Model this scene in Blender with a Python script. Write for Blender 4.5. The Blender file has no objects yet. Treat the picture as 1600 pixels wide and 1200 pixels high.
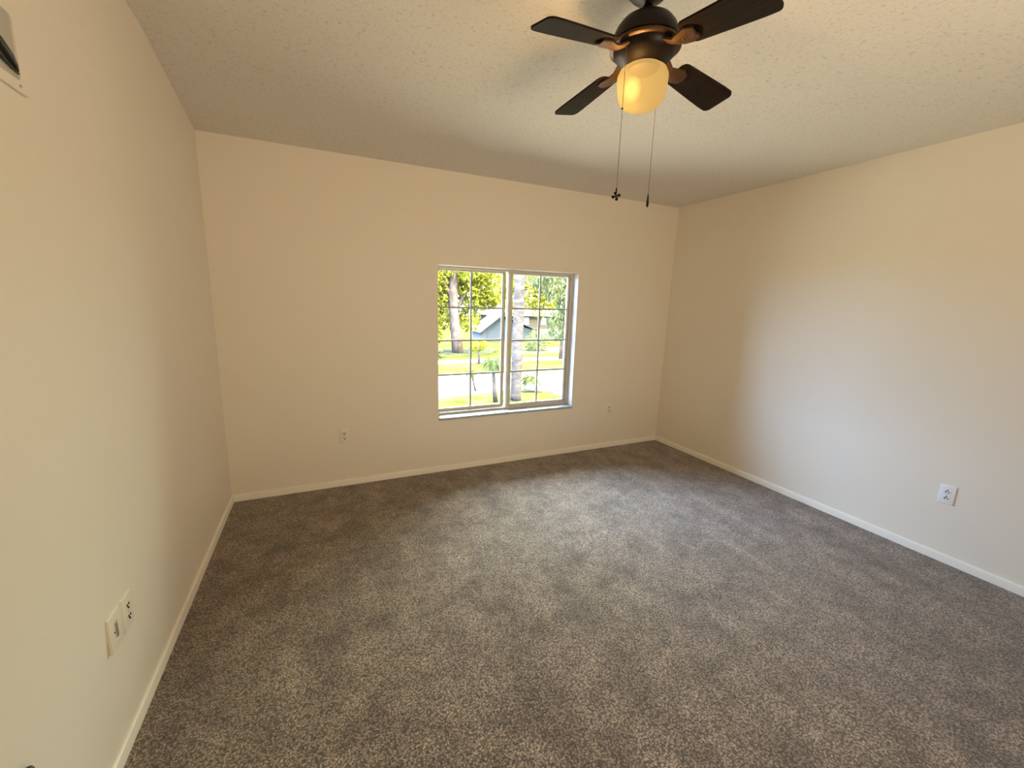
import bpy, bmesh, math, random
from mathutils import Vector, Matrix

S = bpy.context.scene
COL = S.collection
PI = math.pi
R = math.radians

# ------------------------------------------------------------------ camera
F_PX = 656.83
CAM = Vector((0.6015, -3.3674, 1.4667))
RIGHT = Vector((0.9061, -0.4223, 0.0275))
UP = Vector((0.0571, 0.1864, 0.9808))
FWD = Vector((0.4193, 0.8871, -0.1930))
cd = bpy.data.cameras.new('camera')
cd.sensor_fit = 'HORIZONTAL'
cd.sensor_width = 36.0
cd.lens = F_PX / 1600.0 * 36.0
cd.clip_start = 0.02
cd.clip_end = 400
cam = bpy.data.objects.new('camera', cd)
COL.objects.link(cam)
m3 = Matrix((RIGHT, UP, -FWD)).transposed()
cam.matrix_world = Matrix.Translation(CAM) @ m3.to_quaternion().to_matrix().to_4x4()
S.camera = cam

# ------------------------------------------------------------------ light and exposure
S.view_settings.view_transform = 'Standard'
S.view_settings.look = 'None'
S.view_settings.exposure = -0.44
S.view_settings.gamma = 1.0
S.view_settings.use_curve_mapping = False
S.cycles.use_denoising = True
S.cycles.max_bounces = 14
S.cycles.diffuse_bounces = 8
S.cycles.transparent_max_bounces = 16
S.cycles.caustics_reflective = False
S.cycles.caustics_refractive = False
S.cycles.sample_clamp_indirect = 6.0

SKY_STRENGTH = 53.0
world = bpy.data.worlds.new('sky')
S.world = world
world.use_nodes = True
wn = world.node_tree
wn.nodes.clear()
wo = wn.nodes.new('ShaderNodeOutputWorld')
wb = wn.nodes.new('ShaderNodeBackground')
wtc = wn.nodes.new('ShaderNodeTexCoord')          # brighter, bluer sky overhead than at the horizon
wsx = wn.nodes.new('ShaderNodeSeparateXYZ')
wr = wn.nodes.new('ShaderNodeValToRGB')
wr.color_ramp.elements[0].position = 0.10
wr.color_ramp.elements[0].color = (0.26, 0.40, 0.60, 1)
wr.color_ramp.elements[1].position = 0.65
wr.color_ramp.elements[1].color = (0.74, 0.94, 1.25, 1)
we = wr.color_ramp.elements.new(0.74)
we.color = (0.95, 1.18, 1.55, 1)
we = wr.color_ramp.elements.new(0.92)
we.color = (2.60, 3.05, 3.80, 1)
wn.links.new(wtc.outputs['Generated'], wsx.inputs[0])
wn.links.new(wsx.outputs['Z'], wr.inputs[0])
wr2 = wn.nodes.new('ShaderNodeValToRGB')         # paler and warmer on the sun's side, bluer away from it
wr2.color_ramp.elements[0].position = 0.15
wr2.color_ramp.elements[0].color = (0.90, 1.0, 1.16, 1)
wr2.color_ramp.elements[1].position = 0.85
wr2.color_ramp.elements[1].color = (1.12, 0.98, 0.58, 1)
wma = wn.nodes.new('ShaderNodeMath')
wma.operation = 'MULTIPLY_ADD'
wma.inputs[1].default_value = 0.5
wma.inputs[2].default_value = 0.5
wn.links.new(wsx.outputs['X'], wma.inputs[0])
wn.links.new(wma.outputs[0], wr2.inputs[0])
wmx = wn.nodes.new('ShaderNodeMix')
wmx.data_type = 'RGBA'
wmx.blend_type = 'MULTIPLY'
wmx.inputs[0].default_value = 1.0
wn.links.new(wr.outputs[0], wmx.inputs[6])
wn.links.new(wr2.outputs[0], wmx.inputs[7])
wn.links.new(wmx.outputs[2], wb.inputs['Color'])
wb.inputs['Strength'].default_value = SKY_STRENGTH
wn.links.new(wb.outputs[0], wo.inputs[0])


def lamp(name, kind, loc, energy, color, target=None, **kw):
    l = bpy.data.lights.new(name, kind)
    l.energy = energy
    l.color = color
    for k, v in kw.items():
        setattr(l, k, v)
    o = bpy.data.objects.new(name, l)
    COL.objects.link(o)
    o.location = loc
    if target is not None:
        o.rotation_euler = (Vector(target) - Vector(loc)).to_track_quat('-Z', 'Y').to_euler()
    return o


# sun outside, behind the house, so it lights the street but never enters this window
lamp('sun', 'SUN', (22, -18, 30), 26.0, (1.0, 0.91, 0.74), target=(9, 16, 0), angle=R(0.6))
# the window opening guides the sky sampling (emits nothing itself)
portal = lamp('window_portal', 'AREA', (2.179, 0.19, 1.105), 1, (1, 1, 1), target=(2.179, -1, 1.105),
              shape='RECTANGLE', size=1.33, size_y=1.27)
portal.data.cycles.is_portal = True
# added warm fill behind the camera, aimed at the upper walls and ceiling
lamp('rear_fill_light', 'AREA', (2.1, -4.45, 1.15), 44, (1.0, 0.80, 0.54), target=(1.7, -2.2, 2.40),
     shape='RECTANGLE', size=1.1, size_y=1.3, spread=R(140))


# ------------------------------------------------------------------ materials
def mat(name, color, rough=0.6, metal=0.0, spec=0.5):
    m = bpy.data.materials.new(name)
    m.use_nodes = True
    b = m.node_tree.nodes['Principled BSDF']
    b.inputs['Base Color'].default_value = (*color, 1)
    b.inputs['Roughness'].default_value = rough
    b.inputs['Metallic'].default_value = metal
    b.inputs['Specular IOR Level'].default_value = spec
    return m


def nd(m, t, **kw):
    n = m.node_tree.nodes.new(t)
    for k, v in kw.items():
        setattr(n, k, v)
    return n


def noise(m, scale, detail=4, rough=0.55, coord='Object', stretch=None):
    tc = nd(m, 'ShaderNodeTexCoord')
    src = tc.outputs[coord]
    if stretch:
        mp = nd(m, 'ShaderNodeMapping')
        mp.inputs['Scale'].default_value = stretch[:3]
        if len(stretch) > 3:
            mp.inputs['Rotation'].default_value = (0, 0, stretch[3])
        m.node_tree.links.new(src, mp.inputs[0])
        src = mp.outputs[0]
    n = nd(m, 'ShaderNodeTexNoise')
    n.inputs['Scale'].default_value = scale
    n.inputs['Detail'].default_value = detail
    n.inputs['Roughness'].default_value = rough
    m.node_tree.links.new(src, n.inputs['Vector'])
    return n.outputs['Fac']


def ramp(m, src, stops):
    r = nd(m, 'ShaderNodeValToRGB')
    e = r.color_ramp.elements
    while len(e) < len(stops):
        e.new(0.5)
    for k, (p, c) in enumerate(stops):
        e[k].position = p
        e[k].color = (*c, 1) if len(c) == 3 else c
    m.node_tree.links.new(src, r.inputs[0])
    return r.outputs[0]


def bump(m, src, strength, dist):
    b = nd(m, 'ShaderNodeBump')
    b.inputs['Strength'].default_value = strength
    b.inputs['Distance'].default_value = dist
    m.node_tree.links.new(src, b.inputs['Height'])
    m.node_tree.links.new(b.outputs[0], m.node_tree.nodes['Principled BSDF'].inputs['Normal'])
    return b


def mixc(m, fac, a, b, blend='MIX'):
    x = nd(m, 'ShaderNodeMix', data_type='RGBA', blend_type=blend)
    L = m.node_tree.links
    for sock, v in ((x.inputs[0], fac), (x.inputs[6], a), (x.inputs[7], b)):
        if isinstance(v, (int, float)):
            sock.default_value = v
        elif isinstance(v, tuple):
            sock.default_value = (*v, 1)
        else:
            L.new(v, sock)
    return x.outputs[2]


def base(m, src):
    m.node_tree.links.new(src, m.node_tree.nodes['Principled BSDF'].inputs['Base Color'])


M = {}
# wall paint: warm cream, faint roller stipple
m = M['wall'] = mat('cream_wall_paint', (0.80, 0.735, 0.63), 0.5, spec=0.3)
bump(m, noise(m, 260, 3), 0.10, 0.002)
# popcorn ceiling
m = M['ceiling'] = mat('popcorn_ceiling', (0.74, 0.70, 0.61), 0.9, spec=0.1)
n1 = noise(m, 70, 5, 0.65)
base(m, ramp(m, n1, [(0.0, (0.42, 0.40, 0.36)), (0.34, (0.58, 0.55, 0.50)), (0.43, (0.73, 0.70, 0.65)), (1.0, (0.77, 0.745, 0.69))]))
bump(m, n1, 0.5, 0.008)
# trim
m = M['trim'] = mat('white_gloss_trim', (0.84, 0.80, 0.71), 0.4)
bump(m, noise(m, 40, 3), 0.06, 0.002)
# carpet
m = M['carpet'] = mat('taupe_carpet', (0.2, 0.16, 0.12), 1.0, spec=0.03)
m.node_tree.nodes['Principled BSDF'].inputs['Sheen Weight'].default_value = 0.40
m.node_tree.nodes['Principled BSDF'].inputs['Sheen Roughness'].default_value = 0.5
# trodden patches, vacuum strokes, then the twisted tufts with dark gaps between them
patch = noise(m, 6.0, 6, 0.62)
patch2 = noise(m, 15.0, 5, 0.6)
stroke = noise(m, 3.4, 3, 0.5, stretch=(1.6, 0.30, 1.0, R(8)))
tuft = noise(m, 125, 4, 0.78)
vo = nd(m, 'ShaderNodeTexVoronoi')
vo.inputs['Scale'].default_value = 140
vo.inputs['Randomness'].default_value = 1.0
tcv = nd(m, 'ShaderNodeTexCoord')
m.node_tree.links.new(tcv.outputs['Object'], vo.inputs['Vector'])
W3 = (1.0, 1.0, 1.0)
col = ramp(m, patch, [(0.36, (0.2400, 0.1780, 0.1310)), (0.50, (0.3480, 0.2640, 0.2000)), (0.65, (0.4300, 0.3340, 0.2600))])
col = mixc(m, 0.6, col, ramp(m, patch2, [(0.36, (0.66, 0.66, 0.66)), (0.60, (1.08, 1.08, 1.08))]), 'MULTIPLY')
col = mixc(m, 0.6, col, ramp(m, stroke, [(0.40, (0.74, 0.74, 0.74)), (0.58, (1.08, 1.08, 1.08))]), 'MULTIPLY')
col = mixc(m, 0.8, col, ramp(m, vo.outputs['Distance'], [(0.12, (1.55, 1.54, 1.52)), (0.42, (0.95, 0.95, 0.94)), (0.70, (0.16, 0.15, 0.14))]), 'MULTIPLY')
col = mixc(m, 0.9, col, ramp(m, tuft, [(0.35, (0.14, 0.13, 0.12)), (0.48, (0.85, 0.85, 0.85)), (0.64, (1.75, 1.74, 1.72))]), 'MULTIPLY')
base(m, col)
bump(m, tuft, 0.8, 0.010)
# window metal
M['alu'] = mat('white_painted_aluminium', (0.62, 0.59, 0.52), 0.45)
M['muntin'] = mat('backlit_muntin_bars', (0.30, 0.30, 0.28), 0.5)  # darker than the frame: their backlit shade is put into the colour
M['white_metal'] = mat('bright_white_aluminium', (0.86, 0.86, 0.84), 0.4)
M['gasket'] = mat('dark_gasket', (0.05, 0.045, 0.035), 0.7)
M['reveal'] = mat('white_reveal_paint', (0.86, 0.85, 0.82), 0.5)
m = M['sill'] = mat('white_marble_sill', (0.84, 0.86, 0.88), 0.25)
base(m, ramp(m, noise(m, 9, 6, 0.65), [(0.35, (0.3366, 0.3697, 0.4163)), (0.55, (0.4114, 0.4388, 0.4743))]))
# glass
m = M['glass'] = bpy.data.materials.new('window_glass')
m.use_nodes = True
nt = m.node_tree
nt.nodes.clear()
go = nd(m, 'ShaderNodeOutputMaterial')
gt = nd(m, 'ShaderNodeBsdfTransparent')
gt.inputs[0].default_value = (0.96, 0.97, 0.96, 1)
gg = nd(m, 'ShaderNodeBsdfGlossy')
gg.inputs['Roughness'].default_value = 0.03
gm = nd(m, 'ShaderNodeMixShader')
gf = nd(m, 'ShaderNodeFresnel')
gf.inputs[0].default_value = 1.25
nt.links.new(gf.outputs[0], gm.inputs[0])
nt.links.new(gt.outputs[0], gm.inputs[1])
nt.links.new(gg.outputs[0], gm.inputs[2])
nt.links.new(gm.outputs[0], go.inputs[0])
# fittings
M['plate'] = mat('ivory_plastic_plate', (0.80, 0.74, 0.62), 0.35)
M['plate_white'] = mat('white_plastic_plate', (0.84, 0.83, 0.82), 0.35)
M['slot'] = mat('dark_slot', (0.025, 0.02, 0.015), 0.7)
M['screw'] = mat('screw_metal', (0.55, 0.52, 0.45), 0.4, 0.8)
M['recess'] = mat('grey_recess_plastic', (0.46, 0.44, 0.38), 0.5)
M['black_rubber'] = mat('black_cable_rubber', (0.018, 0.017, 0.014), 0.5)
M['dark_brown'] = mat('dark_brown_fitting', (0.035, 0.025, 0.015), 0.5)
M['brown_sleeve'] = mat('dull_brown_sleeve', (0.16, 0.12, 0.08), 0.6)
# fan
M['bronze'] = mat('oil_rubbed_bronze', (0.011, 0.0065, 0.004), 0.42, 0.4, 0.25)
M['bronze_warm'] = mat('burnished_bronze', (0.075, 0.036, 0.014), 0.42, 0.6)
m = M['blade'] = mat('dark_walnut_blade', (0.03, 0.018, 0.012), 0.65, spec=0.06)
base(m, ramp(m, noise(m, 12, 5, 0.6, stretch=(1, 9, 9)), [(0.35, (0.007, 0.004, 0.003)), (0.65, (0.017, 0.010, 0.006))]))
M['chain'] = mat('antique_brass_chain', (0.16, 0.12, 0.07), 0.4, 0.8)
# glowing glass shade: alabaster glass lit by the bulb inside
m = M['shade'] = bpy.data.materials.new('amber_glass_shade')
m.use_nodes = True
nt = m.node_tree
nt.nodes.clear()
so = nd(m, 'ShaderNodeOutputMaterial')
st_ = nd(m, 'ShaderNodeBsdfTransparent')
st_.inputs[0].default_value = (1.0, 0.80, 0.50, 1)
se = nd(m, 'ShaderNodeEmission')
se.inputs[0].default_value = (1.0, 0.63, 0.22, 1)
se.inputs[1].default_value = 0.78
sl_ = nd(m, 'ShaderNodeBsdfTranslucent')
sl_.inputs[0].default_value = (0.0055, 0.0043, 0.0014, 1)
sa = nd(m, 'ShaderNodeAddShader')
sm = nd(m, 'ShaderNodeMixShader')
sm.inputs[0].default_value = 0.74
nt.links.new(se.outputs[0], sa.inputs[0])
nt.links.new(sl_.outputs[0], sa.inputs[1])
nt.links.new(st_.outputs[0], sm.inputs[1])
nt.links.new(sa.outputs[0], sm.inputs[2])
nt.links.new(sm.outputs[0], so.inputs[0])
m = M['bulb'] = bpy.data.materials.new('lit_frosted_bulb')
m.use_nodes = True
nt = m.node_tree
nt.nodes.clear()
bo_ = nd(m, 'ShaderNodeOutputMaterial')
bt_ = nd(m, 'ShaderNodeBsdfTransparent')
be_ = nd(m, 'ShaderNodeEmission')
be_.inputs[0].default_value = (1.0, 0.74, 0.25, 1)
be_.inputs[1].default_value = 0.55
ba_ = nd(m, 'ShaderNodeAddShader')
nt.links.new(bt_.outputs[0], ba_.inputs[0])
nt.links.new(be_.outputs[0], ba_.inputs[1])
nt.links.new(ba_.outputs[0], bo_.inputs[0])


def leafmat(name, c1, c2, trans=0.35, scale=1.6):
    m = mat(name, c1, 0.7, spec=0.05)
    nt = m.node_tree
    col = ramp(m, noise(m, scale, 3), [(0.36, c1), (0.62, c2)])
    base(m, col)
    t = nd(m, 'ShaderNodeBsdfTranslucent')
    nt.links.new(col, t.inputs[0])
    x = nd(m, 'ShaderNodeMixShader')
    x.inputs[0].default_value = trans
    nt.links.new(nt.nodes['Principled BSDF'].outputs[0], x.inputs[1])
    nt.links.new(t.outputs[0], x.inputs[2])
    nt.links.new(x.outputs[0], nt.nodes['Material Output'].inputs[0])
    return m


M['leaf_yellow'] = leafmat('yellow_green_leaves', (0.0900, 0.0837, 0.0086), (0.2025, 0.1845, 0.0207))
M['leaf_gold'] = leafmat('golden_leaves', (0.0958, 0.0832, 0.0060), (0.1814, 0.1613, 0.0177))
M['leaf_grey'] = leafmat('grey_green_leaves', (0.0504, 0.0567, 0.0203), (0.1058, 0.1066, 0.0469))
M['leaf_far'] = leafmat('pale_far_leaves', (0.105, 0.110, 0.035), (0.18, 0.175, 0.060))
M['frond'] = leafmat('palm_frond_green', (0.0156, 0.0209, 0.0049), (0.0333, 0.0381, 0.0114), 0.3, 6)
M['frond_yellow'] = leafmat('yellowing_frond', (0.0272, 0.0290, 0.0054), (0.0454, 0.0454, 0.0127), 0.3, 6)
m = M['bark'] = mat('pinkish_bark', (0.1890, 0.1596, 0.1386), 1.0, spec=0.0)
nb = noise(m, 2.6, 6, 0.75, stretch=(1.6, 1.6, 0.9))
base(m, ramp(m, nb, [(0.35, (0.0456, 0.0298, 0.0237)), (0.6, (0.1216, 0.0848, 0.0689))]))
bump(m, nb, 0.6, 0.08)
m = M['palm_bark'] = mat('grey_palm_bark', (0.2100, 0.2058, 0.2100), 1.0, spec=0.0)
nb = noise(m, 2.2, 5, 0.72, stretch=(1.2, 1.2, 3.2))
base(m, ramp(m, nb, [(0.38, (0.0288, 0.0225, 0.0198)), (0.6, (0.0579, 0.0465, 0.0406))]))
m = M['lawn'] = mat('sunny_lawn', (0.2100, 0.2100, 0.0336), 1.0, spec=0.0)
base(m, ramp(m, noise(m, 1.1, 7, 0.75), [(0.36, (0.0160, 0.0168, 0.0035)), (0.5, (0.0296, 0.0288, 0.0072)), (0.66, (0.0432, 0.0408, 0.0170))]))
m = M['concrete'] = mat('pale_concrete', (0.3360, 0.3276, 0.3108), 1.0, spec=0.0)
base(m, ramp(m, noise(m, 0.8, 6, 0.7), [(0.35, (0.0928, 0.0901, 0.0846)), (0.6, (0.1256, 0.1229, 0.1174))]))
m = M['pavers'] = mat('tan_driveway_pavers', (0.2940, 0.2520, 0.2016), 1.0, spec=0.0)
base(m, ramp(m, noise(m, 2.2, 6, 0.7, stretch=(1, 3, 1)), [(0.35, (0.0462, 0.0367, 0.0262)), (0.6, (0.0739, 0.0609, 0.0442))]))
m = M['tree_shade'] = mat('grey_green_tree_shade', (0.05, 0.05, 0.03), 1.0, spec=0.0)  # tree shade on the far lawn, put into a darker colour
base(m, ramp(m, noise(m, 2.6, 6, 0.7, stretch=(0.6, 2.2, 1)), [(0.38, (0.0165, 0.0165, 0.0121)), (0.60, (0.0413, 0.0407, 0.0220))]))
M['bounce_slab'] = mat('warm_bounce_concrete', (0.62, 0.52, 0.38), 1.0, spec=0.0)
M['stucco_white'] = mat('white_stucco', (0.0697, 0.0697, 0.0697), 1.0, spec=0.0)
M['stucco_tan'] = mat('tan_stucco', (0.0532, 0.0389, 0.0256), 1.0, spec=0.0)
M['roof_peach'] = mat('peach_shingle_roof', (0.0550, 0.0413, 0.0334), 1.0, spec=0.0)
M['house_glass'] = mat('dark_house_window', (0.16, 0.17, 0.18), 0.2)


# ------------------------------------------------------------------ mesh helpers
def link(name, bm, mt, parent=None, smooth=False):
    me = bpy.data.meshes.new(name)
    bmesh.ops.recalc_face_normals(bm, faces=bm.faces[:])
    bm.to_mesh(me)
    bm.free()
    mts = mt if isinstance(mt, (list, tuple)) else [mt]
    for x in mts:
        me.materials.append(x)
    if smooth:
        for p in me.polygons:
            p.use_smooth = True
    o = bpy.data.objects.new(name, me)
    COL.objects.link(o)
    if parent is not None:
        o.parent = parent
    return o


def soft(o, angle=40):
    """smooth shading broken at sharp edges"""
    me = o.data
    bm = bmesh.new()
    bm.from_mesh(me)
    for e in bm.edges:
        if len(e.link_faces) == 2 and e.calc_face_angle(0) > R(angle):
            e.smooth = False
    for f in bm.faces:
        f.smooth = True
    bm.to_mesh(me)
    bm.free()
    return o


def tag(o, label=None, cat=None, group=None, kind=None):
    if label: o['label'] = label
    if cat: o['category'] = cat
    if group: o['group'] = group
    if kind: o['kind'] = kind
    return o


def empty(name, loc=(0, 0, 0), mw=None):
    o = bpy.data.objects.new(name, None)
    o.empty_display_size = 0.1
    COL.objects.link(o)
    if mw is not None:
        o.matrix_world = mw
    else:
        o.location = loc
    return o


def box(bm, lo, hi, bevel=0.0, seg=2):
    x0, y0, z0 = lo
    x1, y1, z1 = hi
    vs = [bm.verts.new(p) for p in ((x0, y0, z0), (x1, y0, z0), (x1, y1, z0), (x0, y1, z0),
                                    (x0, y0, z1), (x1, y0, z1), (x1, y1, z1), (x0, y1, z1))]
    fs = [bm.faces.new([vs[i] for i in q]) for q in ((0, 3, 2, 1), (4, 5, 6, 7), (0, 1, 5, 4), (1, 2, 6, 5), (2, 3, 7, 6), (3, 0, 4, 7))]
    if bevel:
        es = list({e for f in fs for e in f.edges})
        bmesh.ops.bevel(bm, geom=es, offset=bevel, segments=seg, affect='EDGES', profile=0.5)
    return vs


def lathe(bm, prof, n=48, c=(0, 0)):
    rings = []
    for r, z in prof:
        if r < 1e-6:
            rings.append([bm.verts.new((c[0], c[1], z))])
        else:
            rings.append([bm.verts.new((c[0] + r * math.cos(2 * PI * k / n), c[1] + r * math.sin(2 * PI * k / n), z)) for k in range(n)])
    for a, b in zip(rings, rings[1:]):
        for k in range(n):
            k2 = (k + 1) % n
            if len(a) == 1 and len(b) == 1:
                continue
            if len(a) == 1:
                bm.faces.new((a[0], b[k], b[k2]))
            elif len(b) == 1:
                bm.faces.new((a[k], b[0], a[k2]))
            else:
                bm.faces.new((a[k], b[k], b[k2], a[k2]))


def tube(bm, pts, rad, n=10, cap=True):
    pts = [Vector(p) for p in pts]
    rads = rad if isinstance(rad, (list, tuple)) else [rad] * len(pts)
    rings = []
    prev = None
    for i, p in enumerate(pts):
        d = (pts[min(i + 1, len(pts) - 1)] - pts[max(i - 1, 0)]).normalized()
        if prev is None:
            u = d.orthogonal().normalized()
        else:
            u = (prev - d * prev.dot(d)).normalized()
        prev = u
        v = d.cross(u)
        rings.append([bm.verts.new(p + (u * math.cos(2 * PI * k / n) + v * math.sin(2 * PI * k / n)) * rads[i]) for k in range(n)])
    for a, b in zip(rings, rings[1:]):
        for k in range(n):
            bm.faces.new((a[k], a[(k + 1) % n], b[(k + 1) % n], b[k]))
    if cap:
        bm.faces.new(rings[0][::-1])
        bm.faces.new(rings[-1])


def sphere(bm, c, r, seg=12, scale=(1, 1, 1)):
    bmesh.ops.create_uvsphere(bm, u_segments=seg, v_segments=max(6, seg // 2), radius=1.0,
                              matrix=Matrix.Translation(c) @ Matrix.Diagonal((r * scale[0], r * scale[1], r * scale[2], 1)))


def prism_xz(bm, outline, y0, y1):
    """outline in (x, z), extruded along y"""
    a = [bm.verts.new((x, y0, z)) for x, z in outline]
    b = [bm.verts.new((x, y1, z)) for x, z in outline]
    n = len(a)
    bm.faces.new(a)
    bm.faces.new(b[::-1])
    for k in range(n):
        bm.faces.new((a[k], b[k], b[(k + 1) % n], a[(k + 1) % n]))


# ------------------------------------------------------------------ room shell
W = 3.9765
YR = -4.20


def fl(y): return 0.0154 * y                       # left wall at the floor
def tl(y): return 0.0132 + 0.0527 * min(-y, 1.1)   # left wall at the ceiling
def fr(y): return W + 0.0103 * y
def trr(y): return W + 0.0159 - 0.0094 * min(-y, 3.0)
def zc(x, y): return 2.434 - y * (0.0163 * (1 - x / W) + 0.004 * x / W)
def left_x(y, z): return fl(y) + (tl(y) - fl(y)) * z / 2.434
def right_x(y, z): return fr(y) + (trr(y) - fr(y)) * z / 2.434


WX0, WX1, WZ0, WZ1 = 1.5155, 2.8425, 0.470, 1.7355


def side_wall(name, fx, out):
    bm = bmesh.new()
    ys = [0.0, -0.55, -1.1, -2.0, -3.0, YR - 0.15]
    zs = [-0.12, 0.0, 0.8, 1.6, 2.434, 2.60]
    g = [[bm.verts.new((fx(y, z), y, z)) for z in zs] for y in ys]
    h = [[bm.verts.new((fx(y, z) + out, y, z)) for z in zs] for y in ys]
    ny, nz = len(ys), len(zs)
    for i in range(ny - 1):
        for j in range(nz - 1):
            bm.faces.new((g[i][j], g[i + 1][j], g[i + 1][j + 1], g[i][j + 1]))
            bm.faces.new((h[i][j], h[i][j + 1], h[i + 1][j + 1], h[i + 1][j]))
    for j in range(nz - 1):
        for i in (0, ny - 1):
            bm.faces.new((g[i][j], g[i][j + 1], h[i][j + 1], h[i][j]))
    for i in range(ny - 1):
        for j in (0, nz - 1):
            bm.faces.new((g[i][j], h[i][j], h[i + 1][j], g[i + 1][j]))
    return tag(soft(link(name, bm, M['wall'])), kind='structure')


tag(side_wall('wall_left', left_x, -0.14), 'plain cream left wall with two outlet plates low down', 'wall')
tag(side_wall('wall_right', right_x, 0.14), 'plain cream right wall with one outlet', 'wall')

# back wall with the window opening
bm = bmesh.new()
yb0, yb1 = 0.0, 0.172
outer = [(-0.2, -0.12), (W + 0.2, -0.12), (W + 0.2, 2.6), (-0.2, 2.6)]
hole = [(WX0, WZ0), (WX1, WZ0), (WX1, WZ1), (WX0, WZ1)]
fo = [bm.verts.new((x, yb0, z)) for x, z in outer]
fh = [bm.verts.new((x, yb0, z)) for x, z in hole]
bo = [bm.verts.new((x, yb1, z)) for x, z in outer]
bh = [bm.verts.new((x, yb1, z)) for x, z in hole]
for k in range(4):
    k2 = (k + 1) % 4
    bm.faces.new((fo[k], fo[k2], fh[k2], fh[k]))
    bm.faces.new((bo[k], bh[k], bh[k2], bo[k2]))
    bm.faces.new((fo[k], bo[k], bo[k2], fo[k2]))
    f = bm.faces.new((fh[k], fh[k2], bh[k2], bh[k]))
    f.material_index = 1
tag(link('wall_back', bm, [M['wall'], M['reveal']]), 'cream back wall around the window', 'wall', kind='structure')

DX0, DX1, DH = 1.45, 2.75, 2.05  # doorway opening added to let the rear fill light in
bm = bmesh.new()
box(bm, (-0.3, YR - 0.14, -0.12), (DX0, YR, 2.6))
box(bm, (DX1, YR - 0.14, -0.12), (W + 0.2, YR, 2.6))
box(bm, (DX0, YR - 0.14, DH), (DX1, YR, 2.6))
tag(link('wall_rear', bm, M['wall']), 'cream wall with an added doorway behind the camera', 'wall', kind='structure')
bm = bmesh.new()      # unseen alcove added around the rear fill light
box(bm, (DX0 - 0.12, -5.2, -0.1), (DX0, YR - 0.14, 2.44))
box(bm, (DX1, -5.2, -0.1), (DX1 + 0.12, YR - 0.14, 2.44))
box(bm, (DX0 - 0.12, -5.32, -0.1), (DX1 + 0.12, -5.2, 2.44))
box(bm, (DX0, -5.2, DH), (DX1, YR - 0.14, DH + 0.12))
tag(link('wall_added_alcove', bm, M['wall']), 'walls of the added alcove behind the doorway', 'wall', kind='structure')
bm = bmesh.new()
box(bm, (DX0 - 0.12, -5.3, -0.10), (DX1 + 0.12, YR - 0.1, 0.0))
tag(link('floor_added_alcove', bm, M['carpet']), 'carpet of the added alcove behind the doorway', 'floor', kind='structure')
bm = bmesh.new()
for x0, x1, z0, z1 in ((DX0 - 0.06, DX0, 0, DH + 0.06), (DX1, DX1 + 0.06, 0, DH + 0.06), (DX0, DX1, DH, DH + 0.06)):
    box(bm, (x0, YR, z0), (x1, YR + 0.015, z1), 0.003)
tag(link('trim_1', bm, M['trim']), 'white casing around the added doorway', 'trim', kind='structure')

# ceiling
bm = bmesh.new()
xs = [-0.12 + (W + 0.24) * k / 12 for k in range(13)]
ys = [0.1 + (YR - 0.2) * k / 12 for k in range(13)]
g = [[bm.verts.new((x, y, zc(x, min(y, 0)))) for y in ys] for x in xs]
h = [[bm.verts.new((x, y, 2.62)) for y in ys] for x in xs]
for i in range(12):
    for j in range(12):
        bm.faces.new((g[i][j], g[i][j + 1], g[i + 1][j + 1], g[i + 1][j]))
        bm.faces.new((h[i][j], h[i + 1][j], h[i + 1][j + 1], h[i][j + 1]))
for i in range(12):
    for j in (0, 12):
        bm.faces.new((g[i][j], g[i + 1][j], h[i + 1][j], h[i][j]))
        bm.faces.new((g[j][i], h[j][i], h[j][i + 1], g[j][i + 1]))
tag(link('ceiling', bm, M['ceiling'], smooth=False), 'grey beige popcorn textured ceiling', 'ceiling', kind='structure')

# floor
bm = bmesh.new()
box(bm, (-0.15, YR - 0.1, -0.10), (W + 0.12, 0.05, 0.0))
tag(link('floor', bm, M['carpet']), 'taupe brown carpet covering the floor', 'floor', kind='structure')

# baseboards
BT, BH = 0.012, 0.050


def baseboard(name, a, b, nrm, label):
    bm = bmesh.new()
    a, b, nrm = Vector((*a, 0)), Vector((*b, 0)), Vector((*nrm, 0))
    prof = [(-0.012, -0.02), (BT, -0.02), (BT, BH - 0.007), (BT - 0.002, BH - 0.003), (BT - 0.005, BH - 0.0008), (BT - 0.008, BH), (-0.012, BH)]
    ra = [bm.verts.new(a + nrm * d + Vector((0, 0, z))) for d, z in prof]
    rb = [bm.verts.new(b + nrm * d + Vector((0, 0, z))) for d, z in prof]
    n = len(prof)
    for k in range(n):
        bm.faces.new((ra[k], ra[(k + 1) % n], rb[(k + 1) % n], rb[k]))
    bm.faces.new(ra)
    bm.faces.new(rb[::-1])
    return tag(soft(link(name, bm, M['trim'])), label, 'baseboard', kind='structure')


baseboard('baseboard_left', (fl(0.01), 0.01), (fl(YR), YR), (1, 0), 'white baseboard along the left wall')
baseboard('baseboard_back', (-0.01, 0), (W + 0.01, 0), (0, -1), 'white baseboard under the window wall')
baseboard('baseboard_right', (fr(0.01), 0.01), (fr(YR), YR), (-1, 0), 'white baseboard along the right wall')
baseboard('baseboard_rear', (-0.06, YR), (DX0 - 0.06, YR), (0, 1), 'white baseboard behind the camera')

# ------------------------------------------------------------------ the window
win = tag(empty('window_1', (2.179, 0.1, WZ0)), 'white aluminium sliding window with gridded panes in the back wall', 'window', kind='structure')
IW = Matrix.Translation((-2.179, -0.1, -WZ0))


def wpart(name, bm, mt, parent=None, label=None):
    """window pieces are modelled in room coordinates and hung under the window"""
    o = link(name, bm, mt, None)
    if parent is None:
        o.data.transform(IW)
        o.parent = win
    else:
        o.data.transform(IW)
        o.parent = parent
    if label:
        o['label'] = label
    return soft(o, 35)


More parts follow.
